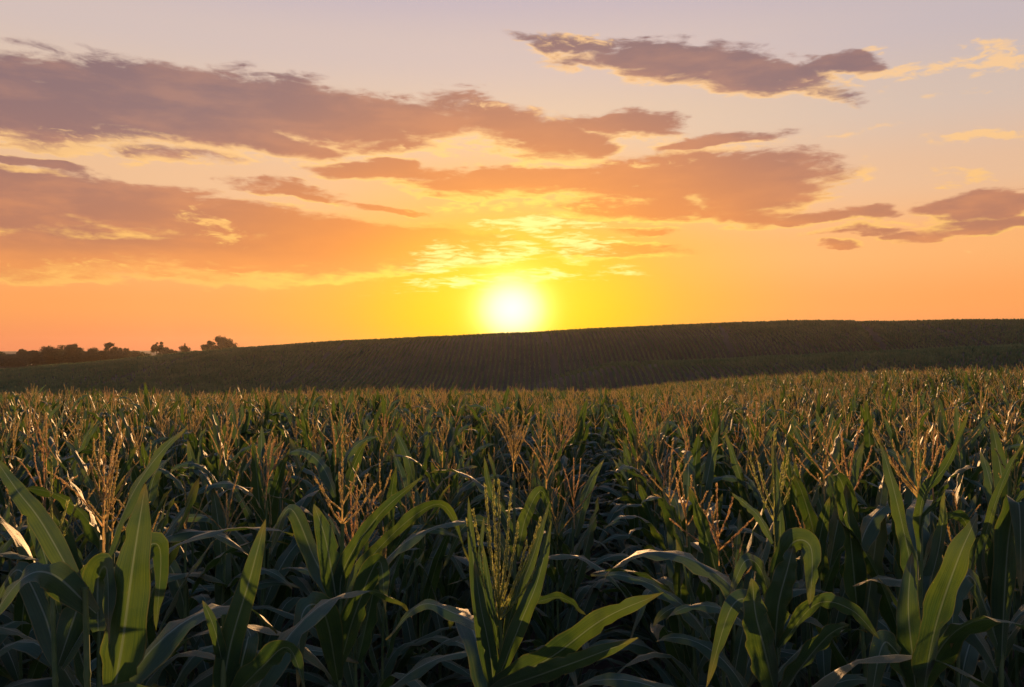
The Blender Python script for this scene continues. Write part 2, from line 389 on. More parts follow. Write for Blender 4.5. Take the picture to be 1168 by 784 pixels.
# ------------------------------------------------------------------ crop rows on the hill
def hill_crop():
    r = np.random.default_rng(3)
    P = []
    x0 = -215.0
    rows = np.arange(-215, 215, 1.32)
    for x in rows:
        ys = np.arange(158, 300, 0.62) + r.uniform(-.15, .15)
        xx = x + 2.2 * np.sin((ys - 150) / 60.0 + x * 0.004) + r.normal(0, .05 + .35 * ss(ys, 248, 258), len(ys))
        P.append(np.stack([xx, ys + r.uniform(-.2, .2, len(ys))], 1))
    P = np.concatenate(P)
    keep = np.abs(P[:, 0]) < 0.74 * P[:, 1] + 4
    px = 584 + F * P[:, 0] / P[:, 1]
    # wheel tracks and washed-out gullies where nothing grows
    def track(ax, ay, bx, by, w):
        d = np.array([bx - ax, by - ay], float); L = np.hypot(*d); d /= L
        q = P - np.array([ax, ay]); s = q @ d; o = np.abs(q[:, 0] * d[1] - q[:, 1] * d[0])
        return (s > 0) & (s < L) & (o < w * (0.6 + 0.8 * vnoise(P[:, 0], P[:, 1], 4, 8)))
    for tr in [(112, 256, 103, 216, .55), (122, 256, 135, 224, .7), (27, 208, 33, 182, 1.6), (-150, 250, -170, 205, 1.1), (-140, 252, -158, 200, .5), (66, 256, 60, 215, .5),
               (-95, 255, -110, 190, .6), (-50, 256, -58, 192, .5), (10, 257, 12, 190, .5)]:
        keep &= ~track(*tr)
    thin = vnoise(P[:, 0], P[:, 1], 14, 12)
    keep &= r.random(len(P)) > 0.25 * thin
    P = P[keep]
    z = terrain(P[:, 0], P[:, 1])
    n = len(P)
    hgt = 0.95 + 0.35 * (vnoise(P[:, 0], P[:, 1], 9, 4) - .5) + r.normal(0, .09, n)
    V = []
    for k in range(6):
        a = r.uniform(0, 2 * math.pi, n); w = r.uniform(.11, .22, n); b = r.uniform(.03, .22, n); h = hgt * r.uniform(.7, 1.05, n)
        ca, sa = np.cos(a), np.sin(a)
        base = np.stack([P[:, 0] + ca * .05, P[:, 1] + sa * .05, z - .05], 1)
        mid1 = np.stack([P[:, 0] + ca * b - sa * w, P[:, 1] + sa * b + ca * w, z + h * .55], 1)
        mid2 = np.stack([P[:, 0] + ca * b + sa * w, P[:, 1] + sa * b - ca * w, z + h * .55], 1)
        tip = np.stack([P[:, 0] + ca * b * 1.3, P[:, 1] + sa * b * 1.3, z + h], 1)
        V.append(np.stack([base, mid1, tip, mid2], 1).reshape(-1, 3))
    V = np.concatenate(V)
    nf = len(V) // 4
    me = bpy.data.meshes.new('crop_rows')
    me.vertices.add(len(V)); me.vertices.foreach_set('co', V.astype(np.float32).ravel())
    me.loops.add(nf * 4); me.loops.foreach_set('vertex_index', np.arange(nf * 4, dtype=np.int32))
    me.polygons.add(nf); me.polygons.foreach_set('loop_start', np.arange(0, nf * 4, 4, dtype=np.int32))
    me.polygons.foreach_set('loop_total', np.full(nf, 4, dtype=np.int32))
    me.materials.append(M_CROP); me.update(calc_edges=True)
    o = bpy.data.objects.new('crop_rows', me); COL.objects.link(o)
    tag(o, 'dark green crop in fine parallel rows covering the hillside', 'crop', kind='stuff')
hill_crop()

# ------------------------------------------------------------------ far trees
def tube_mb(pts, rads, nseg=6):
    V = []; Fc = []
    pts = [Vector(p) for p in pts]
    for i, p in enumerate(pts):
        d = (pts[min(i + 1, len(pts) - 1)] - pts[max(i - 1, 0)]).normalized()
        s = d.cross(Vector((0.31, 0.9, 0.13))).normalized(); t = d.cross(s)
        for j in range(nseg):
            a = 2 * math.pi * j / nseg
            V.append(tuple(p + (s * math.cos(a) + t * math.sin(a)) * rads[i]))
        if i:
            b = i * nseg
            for j in range(nseg):
                Fc.append((b - nseg + j, b - nseg + (j + 1) % nseg, b + (j + 1) % nseg, b + j))
    return V, Fc

def join(parts):
    V = []; Fc = []; U = []
    for p in parts:
        b = len(V); V += list(p[0]); Fc += [tuple(i + b for i in f) for f in p[1]]
        U += list(p[2]) if len(p) > 2 else [(0.5, 0.3)] * len(p[0])
    return V, Fc, U

def tree(px, top_py, w_px, dist, label, seed, bare=0.45, open_=0.0, name='tree', cat='tree', group='trees beyond the hill'):
    r = random.Random(seed)
    x = (px - 584) / F * dist; y = dist
    g = float(terrain(x, y)); top = EZ + (HZ - top_py) / F * dist; H = top - g; Wd = w_px / F * dist / 2
    root = empty(name, (x, y, g)); tag(root, label, cat, group)
    # trunk and limbs
    tp = [tube_mb([(0, 0, -.3), (.1, 0, H * .3), (-.1, .1, H * .55), (.1, 0, H * .85)], [H * .028, H * .022, H * .016, H * .005], 7)]
    clumps = []
    nl = 11
    for i in range(nl):
        a = i * 2.4 + r.uniform(-.4, .4); z0 = H * r.uniform(.12 + .3 * bare, .6)
        rr = Wd * r.uniform(.45, .85); z1 = z0 + H * r.uniform(.1, .3)
        e = (math.cos(a) * rr, math.sin(a) * rr, min(z1, H * .9))
        tp.append(tube_mb([(0, 0, z0), (e[0] * .5, e[1] * .5, z0 + (e[2] - z0) * .4), e], [H * .011, H * .007, H * .003], 5))
        clumps.append((e, Wd * r.uniform(.28, .46)))
    if bare < .5:
        clumps += [((Wd * q, 0, H * .5), Wd * .55) for q in (-.4, 0, .4)] + [((Wd * q, 0, H * .22), Wd * .5) for q in (-.5, .1, .6)]
        for i in range(12):
            a = r.uniform(0, 6.28); q = r.uniform(.2, .8)
            clumps.append(((math.cos(a) * Wd * q, math.sin(a) * Wd * q, H * r.uniform(.1, .5)), Wd * r.uniform(.25, .42)))
    for i in range(9):
        a = r.uniform(0, 6.28); q = r.uniform(0, .6)
        clumps.append(((math.cos(a) * Wd * q, math.sin(a) * Wd * q, H * r.uniform(.6, .93) - Wd * .12), Wd * r.uniform(.2, .38)))
    zt = max(c[0][2] + c[1] for c in clumps)
    V, Fc, _ = join(tp)
    mesh_obj('trunk', V, Fc, M_BARK, root)
    V = []; Fc = []
    for (c, cr_) in clumps:
        n = int(260 * (1 - open_) * (cr_ / (Wd * .35)) ** 2)
        for _ in range(n):
            d = Vector((r.gauss(0, 1), r.gauss(0, 1), r.gauss(0, 1))).normalized() * cr_ * (r.random() ** .45) * r.uniform(.7, 1.15)
            p = Vector(c) + Vector((d.x, d.y, d.z * .75)); p.z = max(p.z, H * (bare * .8 - .05))
            s = H * r.uniform(.012, .028)
            a = Vector((r.gauss(0, 1), r.gauss(0, 1), r.gauss(0, 1))).normalized(); b = a.orthogonal().normalized()
            k = len(V)
            V += [tuple(p + a * s), tuple(p + b * s * .7), tuple(p - a * s), tuple(p - b * s * .7)]
            Fc.append((k, k + 1, k + 2, k + 3))
    mesh_obj('crown', V, Fc, M_CROWN, root, smooth=False)
    return root

TR = [
    (13, 404, 34, 'wide dark tree at the left edge above the end of the hill', .1, 0),
    (26, 398, 14, 'small round-topped tree beside the wide tree at the left edge', .3, .1),
    (39, 399, 14, 'low flat-topped tree just left of the tall tree group', .3, .1),
    (60, 394, 26, 'leftmost broad tree of the dark group behind the hill', .1, 0),
    (84, 391.5, 22, 'tall ragged-crowned tree in the middle of the dark group', .1, 0),
    (103, 397.5, 22, 'lower tree between two taller domed trees of the dark group', .1, 0),
    (124, 391, 22, 'domed tree at the right of the dark group', .1, 0),
    (139, 397, 20, 'small tree trailing off right of the domed tree', .1, .1),
    (155, 399.5, 10, 'small isolated bushy tree right of the dark group', .2, .1),
    (179, 388, 13, 'lone slim tree with an open airy crown on the ridge', .75, .55),
    (188, 396.5, 16, 'low bush at the foot of the lone slim tree', .1, 0),
    (200, 398.5, 14, 'low thin bush between the slim tree and the next bush', .1, 0),
    (214, 394.5, 20, 'rounded low bush under the tiny thin tree', .1, 0),
    (211, 390.5, 5, 'tiny thin tree poking up above a rounded bush', .8, .5),
    (239, 388.5, 20, 'left shoulder tree of the big domed clump on the ridge', .1, 0),
    (254, 384, 26, 'biggest domed tree on the ridge left of the sun', .1, 0),
    (272, 394, 12, 'low bush at the right end of the domed clump', .1, 0),
]
for i, (px, ty, w, lab, bare, op) in enumerate(TR):
    shrub = 'bush' in lab and 'tree' not in lab.split(' ')[2:3]
    tree(px, ty - (1.6 if w > 15 else .6), w * 1.1, 395 + (i * 37) % 40, lab, 50 + i, bare, op, 'bush' if lab.split(' at')[0].endswith('bush') or lab.startswith(('low thin bush', 'rounded low bush')) else 'tree',
         'bush' if 'bush ' in lab[:20] else 'tree')

def treeline():
    r = random.Random(77); V = []; Fc = []
    for i in range(16000):
        px = r.uniform(-90, 172); d = r.uniform(440, 470)
        top = 402.5 + 3.0 * math.sin(px * .11) * math.sin(px * .047 + 1) + max(0, px - 120) * .05
        x = (px - 584) / F * d; g = float(terrain(x, d)); h = EZ + (HZ - top) / F * d - g
        p = Vector((x, d, g + h * (1 - r.random() ** 1.6) * r.uniform(.85, 1.08))); s = r.uniform(.25, .6)
        a = Vector((r.gauss(0, 1), r.gauss(0, 1), r.gauss(0, 1))).normalized(); b = a.orthogonal().normalized(); k = len(V)
        V += [tuple(p + a * s), tuple(p + b * s), tuple(p - a * s), tuple(p - b * s)]; Fc.append((k, k + 1, k + 2, k + 3))
    tag(mesh_obj('treeline', V, Fc, M_CROWN, smooth=False), 'dark low woodland belt behind the trees at the left end of the hill', 'woodland', kind='stuff')
treeline()

# ------------------------------------------------------------------ maize
def leaf_ribbon(C, S, width, seed, fold=0.30, ruffle=0.10, nv=7, prof=None):
    """blade along centre line C with side vectors S; u across, v along"""
    r = random.Random(seed)
    n = len(C); V = []; U = []; Fc = []
    us = [-1, -.62, -.22, 0, .22, .62, 1] if nv == 7 else [-1, -.45, 0, .45, 1]
    p1, p2 = r.uniform(0, 6.28), r.uniform(0, 6.28); k1, k2 = r.uniform(3.2, 5.5), r.uniform(3.2, 5.5)
    for i in range(n):
        t = i / (n - 1)
        T = (C[min(i + 1, n - 1)] - C[max(i - 1, 0)]).normalized()
        s = (S[i] - T * S[i].dot(T)).normalized(); nr = s.cross(T).normalized()
        w = prof(t) if prof else (0.34 + 0.66 * min(1, t / .22) ** .8) * (max(0.0, 1 - t ** 2.6) ** .75)
        w = max(w, .012) * width * .5
        fl = fold * (1 - .75 * t); nick = [1 - (r.uniform(.1, .4) if r.random() < .05 else 0) for _ in (0, 1)]
        for u in us:
            ru = ruffle * width * abs(u) ** 2 * math.sin(6.28 * (k1 if u < 0 else k2) * t + (p1 if u < 0 else p2)) * min(1, t * 4) * (1 - t * .5)
            lift = abs(u) * w * fl * 1.3 + ru
            V.append(tuple(C[i] + s * (u * w * math.cos(fl * .8) * (nick[u > 0] if abs(u) == 1 else 1)) + nr * lift)); U.append((u, t))
        if i:
            m = len(us); b = i * m
            for j in range(m - 1): Fc.append((b - m + j, b - m + j + 1, b + j + 1, b + j))
    return V, Fc, U

def arc_leaf(z0, az, L, th0, th1, p, width, seed, twist=0.0, kink=False, n=17, r0=.008, sway=0.0):
    """generic blade leaving the stalk at height z0 towards azimuth az"""
    C = []; S = []
    pos = Vector((math.cos(az) * r0, math.sin(az) * r0, z0)); ds = L / (n - 1)
    for i in range(n):
        t = i / (n - 1)
        if kink: q = 1 / (1 + math.exp(-(t - p) * 16)); th = th0 + (th1 - th0) * (q * .9 + .1 * t)
        else: th = th0 + (th1 - th0) * t ** p
        a = az + sway * t * t
        C.append(pos.copy())
        d = Vector((math.cos(a) * math.sin(th), math.sin(a) * math.sin(th), math.cos(th)))
        s = Vector((-math.sin(a), math.cos(a), 0)); up = s.cross(d)
        tw = twist * t
        S.append(s * math.cos(tw) + up * math.sin(tw))
        pos += d * ds
    return leaf_ribbon(C, S, width, seed, fold=.34, ruffle=.15 if not kink else .12)

def spikelet(p, d, s, t, L, w):
    a, b = s * w, t * w * .7; m = p + d * L * .42
    V = [tuple(p), tuple(m + a), tuple(m + b), tuple(m - a), tuple(m - b), tuple(p + d * L)]
    Fc = [(0, 1, 2), (0, 2, 3), (0, 3, 4), (0, 4, 1), (5, 2, 1), (5, 3, 2), (5, 4, 3), (5, 1, 4)]
    return V, Fc

def branch_mb(pts, r, dens, Ls=.012, w=.0027):
    parts = [tube_mb(pts, [.0030 - .0018 * i / (len(pts) - 1) for i in range(len(pts))], 5)]
    pts = [Vector(p) for p in pts]
    seg = [(pts[i + 1] - pts[i]).length for i in range(len(pts) - 1)]; tot = sum(seg); k = int(tot / dens)
    for j in range(k):
        q = (.10 + .90 * j / k) * tot; i = 0
        while i < len(seg) - 1 and q > seg[i]: q -= seg[i]; i += 1
        p = pts[i].lerp(pts[i + 1], min(1, q / seg[i])); T = (pts[i + 1] - pts[i]).normalized()
        a = r.uniform(0, 6.28); o = T.orthogonal().normalized(); o2 = T.cross(o)
        out = o * math.cos(a) + o2 * math.sin(a)
        d = (T + out * r.uniform(.12, .40)).normalized(); s = d.cross(T).normalized()
        parts.append(spikelet(p + out * .001, d, s, d.cross(s), Ls * r.uniform(.8, 1.2), w))
    return parts

def tassel_mb(seed, L=.30, nb=9, spread=.75, dens=.0042, up=0.0, lean=0.0, arms=None):
    """central spike and side branches, origin at the flag-leaf node"""
    r = random.Random(seed); parts = []
    neck = .045
    la = r.uniform(0, 6.28); lx, ly = math.cos(la) * lean, math.sin(la) * lean
    sp = [(lx * t * t * L, ly * t * t * L, neck + L * t) for t in (0, .25, .5, .75, 1)]
    parts.append(tube_mb([(0, 0, -.03), (0, 0, neck * .5), (0, 0, neck)], [.0045, .0035, .0026], 6))
    parts += branch_mb(sp, r, dens * .8, .012, .0026)
    if arms:
        for (z0, e) in arms:
            p0 = Vector((0, 0, z0)); e = Vector(e); q = p0.lerp(e, .5) + Vector((0, 0, -.012 if e.z > z0 else .01)) + Vector((e.x, e.y, 0)) * .05
            C = catmull([p0, q, e], 6); parts += branch_mb(C, r, dens, .012, .0030)
        V, Fc, _ = join(parts); return V, Fc
    a = r.uniform(0, 6.28)
    for i in range(nb):
        a += 2.4 + r.uniform(-.4, .4)
        t = i / max(1, nb - 1); z = neck + L * (.01 + .30 * t)
        th0 = spread * r.uniform(.55, 1.0) * (1 - .35 * t); Lb = L * r.uniform(.55, .95) * (1 - .25 * t)
        p = Vector((0, 0, z)); pts = [p.copy()]; curl = r.uniform(-.35, .45)
        for k in range(5):
            th = th0 + curl * (k / 4) ** 1.5
            p = p + Vector((math.cos(a) * math.sin(th), math.sin(a) * math.sin(th), math.cos(th))) * Lb / 5
            pts.append(p.copy())
        parts += branch_mb(pts, r, dens)
    V, Fc, _ = join(parts)
    return V, Fc

def stalk_mb(h, seed, top_r=.0055):
    r = random.Random(seed); pts = []; rd = []
    nn = 11
    for i in range(nn + 1):
        t = i / nn; z = h * t; rr = .0125 * (1 - t) + top_r * t
        x = .012 * math.sin(t * 5 + seed); y = .010 * math.cos(t * 4 + seed) - .010 * math.cos(seed)
        if i: pts.append((x * t, y * t, z - .012)); rd.append(rr)
        pts.append((x * t, y * t, z)); rd.append(rr * 1.28)
        if i < nn: pts.append((x * t, y * t, z + .012)); rd.append(rr)
    return tube_mb(pts, rd, 8)

HS = 1.92                      # stalk height to the tassel node
def variant(seed):
    r = random.Random(seed * 31 + 5)
    n = 10; leaves = []
    pl = 0.0
    for i in range(n):
        t = i / (n - 1)
        z0 = .42 + (HS - .09 - .42) * t ** .95
        az = pl + (i % 2) * math.pi + r.uniform(-.55, .55)
        L = (.62 + .30 * math.sin(math.pi * min(1, t * 1.05 + .12))) * r.uniform(.86, 1.12) * (1 - .26 * max(0, t - .7) / .3)
        th0 = R(30) * (1 - t) + R(17) * t + R(r.uniform(-6, 8))
        sty = r.random()
        W = (.092 - .02 * max(0, t - .75) * 4) * r.uniform(.85, 1.1)
        if t > .66 and sty < .42:      # erect upper blade
            lf = arc_leaf(z0, az, L * 1.0, th0 * .8, R(r.uniform(18, 58)), 1.4, W, seed * 100 + i, r.uniform(-1.2, 1.2))
        elif sty < .40:                # folded over
            lf = arc_leaf(z0, az, L, th0, R(r.uniform(135, 172)), r.uniform(.42, .66), W, seed * 100 + i, r.uniform(-.5, .5), kink=True, sway=r.uniform(-.4, .4))
        else:                          # arching
            lf = arc_leaf(z0, az, L, th0, R(r.uniform(95, 155)), r.uniform(1.0, 1.7), W, seed * 100 + i, r.uniform(-.9, .9), sway=r.uniform(-.6, .6))
        leaves.append(lf)
    st = stalk_mb(HS, seed)
    ta = tassel_mb(seed, L=r.uniform(.24, .34), nb=r.choice([2, 3, 3, 4, 4, 5, 6]), spread=r.uniform(.55, 1.1), lean=r.uniform(0, .25))
    ta = ([(v[0] + st[0][-1][0], v[1] + st[0][-1][1], v[2] + HS - .01) for v in ta[0]], ta[1])
    return st, leaves, ta

NVAR = 12
VARS = [variant(s) for s in range(NVAR)]

SRC = bpy.data.collections.new('maize_sources')      # never linked: only feeds the far plants
for i, (st, lv, ta) in enumerate(VARS):
    if i >= NVAR - 3: ta = ([], [])                      # plants whose tassel has not come out yet
    V, Fc, U = join([st] + lv + [ta])
    a, b = len(st[1]), sum(len(l[1]) for l in lv)
    mi = [1] * a + [0] * b + [2] * len(ta[1])
    o = mesh_obj('maize_source_%02d' % i, V, Fc, [M_LEAF, M_STALK, M_TASSEL], uvs=U, midx=mi, link=False)
    SRC.objects.link(o)

# meshes of the parts, shared by all near plants
PM = []
def only_mesh(name, V, Fc, mat, U=None):
    o = mesh_obj(name, V, Fc, mat, uvs=U, link=False); me = o.data; bpy.data.objects.remove(o); return me
for (st, lv, ta) in VARS:
    V, Fc, U = join(lv)
    PM.append({'stalk': only_mesh('stalk', st[0], st[1], M_STALK), 'leaf': [only_mesh('leaf', *l[:2], M_LEAF, l[2]) for l in lv],
               'foliage': only_mesh('foliage', V, Fc, M_LEAF, U), 'tassel': only_mesh('tassel', ta[0], ta[1], M_TASSEL)})

def child(name, me, parent):
    o = bpy.data.objects.new(name, me); COL.objects.link(o); o.parent = parent; return o

# ---- hand-placed front plants: blades follow the photo, at their real distance
def W3(px, py, y): return Vector(((px - 584) / F * y, y, EZ + (HZ - py) / F * y))
def catmull(P, n):
    P = [P[0] * 2 - P[1]] + P + [P[-1] * 2 - P[-2]]; out = []
    m = len(P) - 3
    for i in range(n):
        q = i / (n - 1) * m; k = min(int(q), m - 1); t = q - k
        a, b, c, d = P[k:k + 4]
        out.append(.5 * ((2 * b) + (c - a) * t + (2 * a - 5 * b + 4 * c - d) * t * t + (3 * b - a - 3 * c + d) * t ** 3))
    return out

def hero(name_label, px, base_py, y, leaves, tassel, seed, lower=True, tlen=.27, tspread=.7, tnb=8, arms=None):
    """px/base_py: where the tassel node sits in the photo; leaves: ([(px,py,dy)...], width_m, roll)"""
    node = W3(px, base_py, y)
    g = float(terrain(node.x, node.y)); hs = node.z - g
    root = empty('maize_plant', (node.x, node.y, g)); tag(root, name_label, 'maize plant', 'maize plants of the field')
    o = Vector((node.x, node.y, g))
    st = stalk_mb(hs, seed, .006); mesh_obj('stalk', st[0], st[1], M_STALK, root)
    for i, (pts, w, roll) in enumerate(leaves):
        P = [W3(a, b, y + dy) - o for a, b, dy in pts]
        C = catmull(P, 26); S = []
        for k in range(len(C)):
            T = (C[min(k + 1, len(C) - 1)] - C[max(k - 1, 0)]).normalized()
            view = Vector((0, 1, -.2)).normalized()
            s = T.cross(view)
            if s.length < .15 : s = Vector((1, 0, 0))
            s.normalize()
            if S and s.dot(S[-1]) < 0: s = -s
            nn = T.cross(s); rr = roll if not isinstance(roll, tuple) else roll[0] + (roll[1] - roll[0]) * k / (len(C) - 1)
            S.append(s * math.cos(rr) + nn * math.sin(rr))
        V, Fc, U = leaf_ribbon(C, S, w, seed * 50 + i, fold=.26, ruffle=.10)
        mesh_obj('leaf', V, Fc, M_LEAF, root, U)
    if lower:
        r = random.Random(seed)
        pl = r.uniform(0, 3.14)
        for i in range(7):
            t = i / 6; z0 = .4 + (hs - .75) * t
            lf = arc_leaf(z0, pl + (i % 2) * math.pi + r.uniform(-.5, .5), r.uniform(.65, .85), R(28), R(r.uniform(110, 165)), r.uniform(.9, 1.5), .088, seed * 70 + i, r.uniform(-.7, .7), sway=r.uniform(-.5, .5))
            mesh_obj('leaf', lf[0], lf[1], M_LEAF, root, lf[2])
    if tassel:
        A = [((base_py - a) / F * y, ((b - px) / F * y, dy, (base_py - c_) / F * y)) for a, b, c_, dy in arms] if arms else None
        V, Fc = tassel_mb(seed + 400, L=tlen, nb=tnb, spread=tspread, dens=.0038, arms=A)
        V = [(v[0] + st[0][-1][0], v[1] + st[0][-1][1], v[2] + hs - .01) for v in V]
        mesh_obj('tassel', V, Fc, M_TASSEL_YOUNG if seed in (11, 15, 18) else M_TASSEL, root)
    return (node.x, node.y)

HEROES = []
HEROES.append(hero('middle foreground maize plant with a fan of narrow upright leaves below the sun', 572, 706, 2.1, [
    ([(562, 800, 0), (548, 710, -.02), (540, 640, 0), (534, 566, .03)], .034, .25),
    ([(566, 760, 0), (556, 700, .03), (548, 640, .06), (552, 590, .10)], .03, -.5),
    ([(566, 800, 0), (558, 740, -.04), (548, 690, -.06), (541, 640, -.06)], .04, -.2),
    ([(572, 760, 0), (586, 690, .02), (606, 640, .06), (627, 572, .10)], .036, -.3),
    ([(566, 780, -.02), (594, 710, -.05), (614, 660, -.05), (629, 594, -.03)], .048, .2),
    ([(572, 740, 0), (586, 690, 0), (596, 655, .02), (612, 612, .05)], .022, .4),
    ([(570, 740, 0), (562, 700, -.06), (556, 660, -.07), (551, 622, -.06)], .022, .1),
    ([(558, 784, 0), (625, 752, -.15), (690, 705, -.2), (757, 676, -.18)], .070, .35),
    ([(558, 790, 0), (610, 772, -.2), (665, 752, -.3), (728, 728, -.32)], .056, .2),
    ([(566, 690, .02), (600, 690, .15), (640, 682, .22), (668, 702, .25)], .05, .9),
    ([(560, 720, .02), (520, 700, .15), (480, 690, .2), (440, 730, .2)], .055, 1.0),
], True, 11, tlen=.33, arms=[(706, 535, 592, .02), (704, 543, 575, -.03), (700, 556, 553, .04), (698, 566, 545, -.02), (694, 586, 556, .05),
    (696, 594, 590, -.04), (700, 604, 612, -.02), (702, 620, 590, .03), (704, 628, 612, -.03), (690, 560, 600, -.06), (688, 583, 610, -.07), (684, 572, 580, .08)]))
HEROES.append(hero('left foreground maize plant with the broadest dark upright blade', 108, 668, 1.8, [
    ([(128, 800, 0), (140, 730, -.03), (152, 640, -.03), (166, 552, .02)], .098, .15),
    ([(110, 700, 0), (60, 655, -.05), (20, 665, -.1), (-30, 740, -.15)], .075, .75),
    ([(100, 690, 0), (50, 600, .04), (20, 560, .05), (-8, 520, .08)], .05, .6),
    ([(112, 720, .0), (112, 660, .06), (122, 652, -.02), (124, 735, -.06)], .075, .5),
    ([(118, 700, .05), (150, 640, .15), (182, 625, .2), (178, 720, .2)], .07, .2),
    ([(118, 790, 0), (180, 800, -.1), (230, 820, -.1), (270, 860, -.1)], .07, .6),
], False, 12))
HEROES.append(hero('lower left maize plant with one bright yellow-green upright leaf', 262, 700, 1.95, [
    ([(250, 820, 0), (262, 740, -.02), (285, 660, -.02), (303, 592, .02)], .062, .35),
    ([(258, 800, 0), (268, 720, .02), (275, 670, .04), (300, 600, .10)], .05, -.6),
    ([(256, 770, 0), (248, 730, -.04), (240, 705, -.05), (231, 685, -.04)], .03, .2),
    ([(262, 800, 0), (300, 760, -.1), (330, 740, -.12), (352, 800, -.14)], .07, .8),
    ([(266, 800, 0), (280, 740, 0), (285, 730, .05), (290, 790, .1)], .06, .3),
], False, 13))
HEROES.append(hero('maize plant left of centre with a neat tassel of thin arms in a V', 390, 598, 2.75, [
    ([(388, 700, 0), (392, 650, -.02), (430, 590, -.05), (480, 545, -.05)], .06, .5),
    ([(386, 700, 0), (378, 650, -.03), (370, 610, -.04), (358, 575, -.03)], .085, .1),
    ([(388, 690, 0), (360, 640, .1), (330, 580, .1), (305, 640, .1)], .075, .7),
    ([(388, 760, 0), (405, 700, -.15), (432, 640, -.2), (440, 700, -.25)], .085, .6),
    ([(386, 780, 0), (370, 700, -.3), (345, 700, -.4), (340, 784, -.45)], .085, .3),
    ([(388, 720, 0), (420, 640, .2), (500, 575, .3), (535, 640, .3)], .07, .9),
], True, 14, tlen=.27, arms=[(596, 366, 551, 0), (594, 417, 541, .02), (597, 428, 549, -.02), (580, 357, 544, .02), (578, 383, 540, .05), (574, 406, 530, .04)]))
HEROES.append(hero('maize plant right of centre with a leaf folded over beneath a thin tassel', 884, 596, 2.25, [
    ([(888, 760, 0), (886, 690, .0), (890, 600, .02), (880, 500, .05)], .05, .5),
    ([(886, 700, 0), (900, 625, -.03), (925, 625, -.06), (924, 695, -.08)], .075, .25),
    ([(884, 740, 0), (888, 690, -.05), (898, 650, -.06), (905, 622, -.05)], .08, .1),
    ([(882, 700, 0), (868, 650, .03), (850, 640, .0), (832, 680, -.02)], .05, .5),
    ([(882, 620, 0), (866, 590, .02), (850, 575, .04), (834, 562, .04)], .03, .5),
    ([(884, 780, 0), (866, 700, -.1), (836, 690, -.15), (806, 784, -.15)], .065, .4),
    ([(888, 740, 0), (930, 690, -.05), (970, 695, -.08), (1003, 729, -.1)], .055, .5),
    ([(884, 790, 0), (872, 740, -.15), (862, 700, -.2), (858, 660, -.2)], .095, .2),
    ([(888, 800, 0), (915, 760, -.15), (945, 725, -.2), (968, 712, -.2)], .075, .5),
], True, 15, tlen=.22, arms=[(594, 858, 520, .02), (592, 903, 534, -.02), (590, 897, 528, .03), (582, 872, 530, .05), (580, 908, 512, .05)]))
HEROES.append(hero('tall maize plant at right with the widest glowing tassel and huge pale-ribbed leaf', 1049, 566, 2.45, [
    ([(1045, 700, 0), (1038, 640, -.02), (1020, 560, -.02), (1003, 500, .03)], .06, .3),
    ([(1050, 640, 0), (1052, 570, -.03), (1080, 530, -.04), (1106, 468, -.05)], .045, .45),
    ([(1050, 740, 0), (1058, 680, .04), (1072, 620, .08), (1078, 560, .10)], .07, .3),
    ([(1052, 800, -.2), (1066, 720, -.45), (1092, 640, -.5), (1116, 586, -.45)], .088, .12),
    ([(1050, 620, 0), (1054, 590, -.05), (1068, 575, -.07), (1078, 558, -.08)], .02, .4),
    ([(1046, 800, 0), (1040, 740, -.1), (1036, 690, -.1), (1040, 630, -.05)], .08, -.3),
    ([(1050, 760, 0), (1090, 700, .1), (1120, 620, .15), (1140, 700, .15)], .08, .6),
    ([(1046, 780, 0), (1020, 740, -.1), (1005, 740, -.15), (990, 820, -.2)], .08, .3),
    ([(1050, 660, .0), (1072, 600, .2), (1096, 590, .25), (1112, 620, .25)], .06, .9),
], True, 16, tlen=.27, arms=[(566, 1001, 490, 0), (562, 1006, 492, .05), (558, 1026, 502, .04), (566, 1092, 520, .03), (560, 1086, 508, .06), (556, 1064, 505, .08), (552, 1038, 500, -.03), (548, 1060, 488, 0)]))
HEROES.append(hero('right edge maize plant with curved leaves crossing above a broad folded leaf', 1140, 640, 2.5, [
    ([(1140, 720, 0), (1135, 650, 0), (1148, 590, -.02), (1180, 550, -.04)], .055, .3),
    ([(1140, 700, 0), (1120, 640, .02), (1140, 560, .04), (1166, 505, .06)], .045, .4),
    ([(1142, 760, 0), (1150, 620, -.05), (1162, 575, -.08), (1165, 680, -.12)], .085, .1),
    ([(1140, 740, 0), (1110, 660, -.1), (1090, 680, -.15), (1085, 740, -.2)], .07, .5),
], False, 17))
HEROES.append(hero('maize plant with an open greyish tassel near the left edge', 66, 628, 2.35, [
    ([(66, 700, 0), (58, 660, 0), (46, 620, .02), (30, 590, .04)], .05, .5),
    ([(66, 760, 0), (90, 690, .05), (110, 650, .08), (125, 700, .1)], .08, .5),
    ([(66, 760, 0), (50, 700, .05), (20, 650, .08), (-10, 700, .1)], .08, .5),
], True, 18, tlen=.24, arms=[(626, 46, 582, 0), (624, 90, 574, .02), (626, 84, 590, -.02), (618, 54, 568, .05), (612, 78, 570, .03)]))
HEROES.append(hero('maize plant behind the middle one with a dense orange tassel spray', 589, 538, 4.0, [
    ([(589, 640, 0), (580, 600, 0), (560, 560, .02), (552, 520, .04)], .055, .4),
    ([(589, 640, 0), (600, 590, 0), (618, 560, .02), (630, 600, .04)], .07, .4),
    ([(589, 660, 0), (560, 600, .1), (530, 600, .1), (505, 650, .1)], .08, .6),
], True, 19, tlen=.31, tspread=.6, tnb=13))

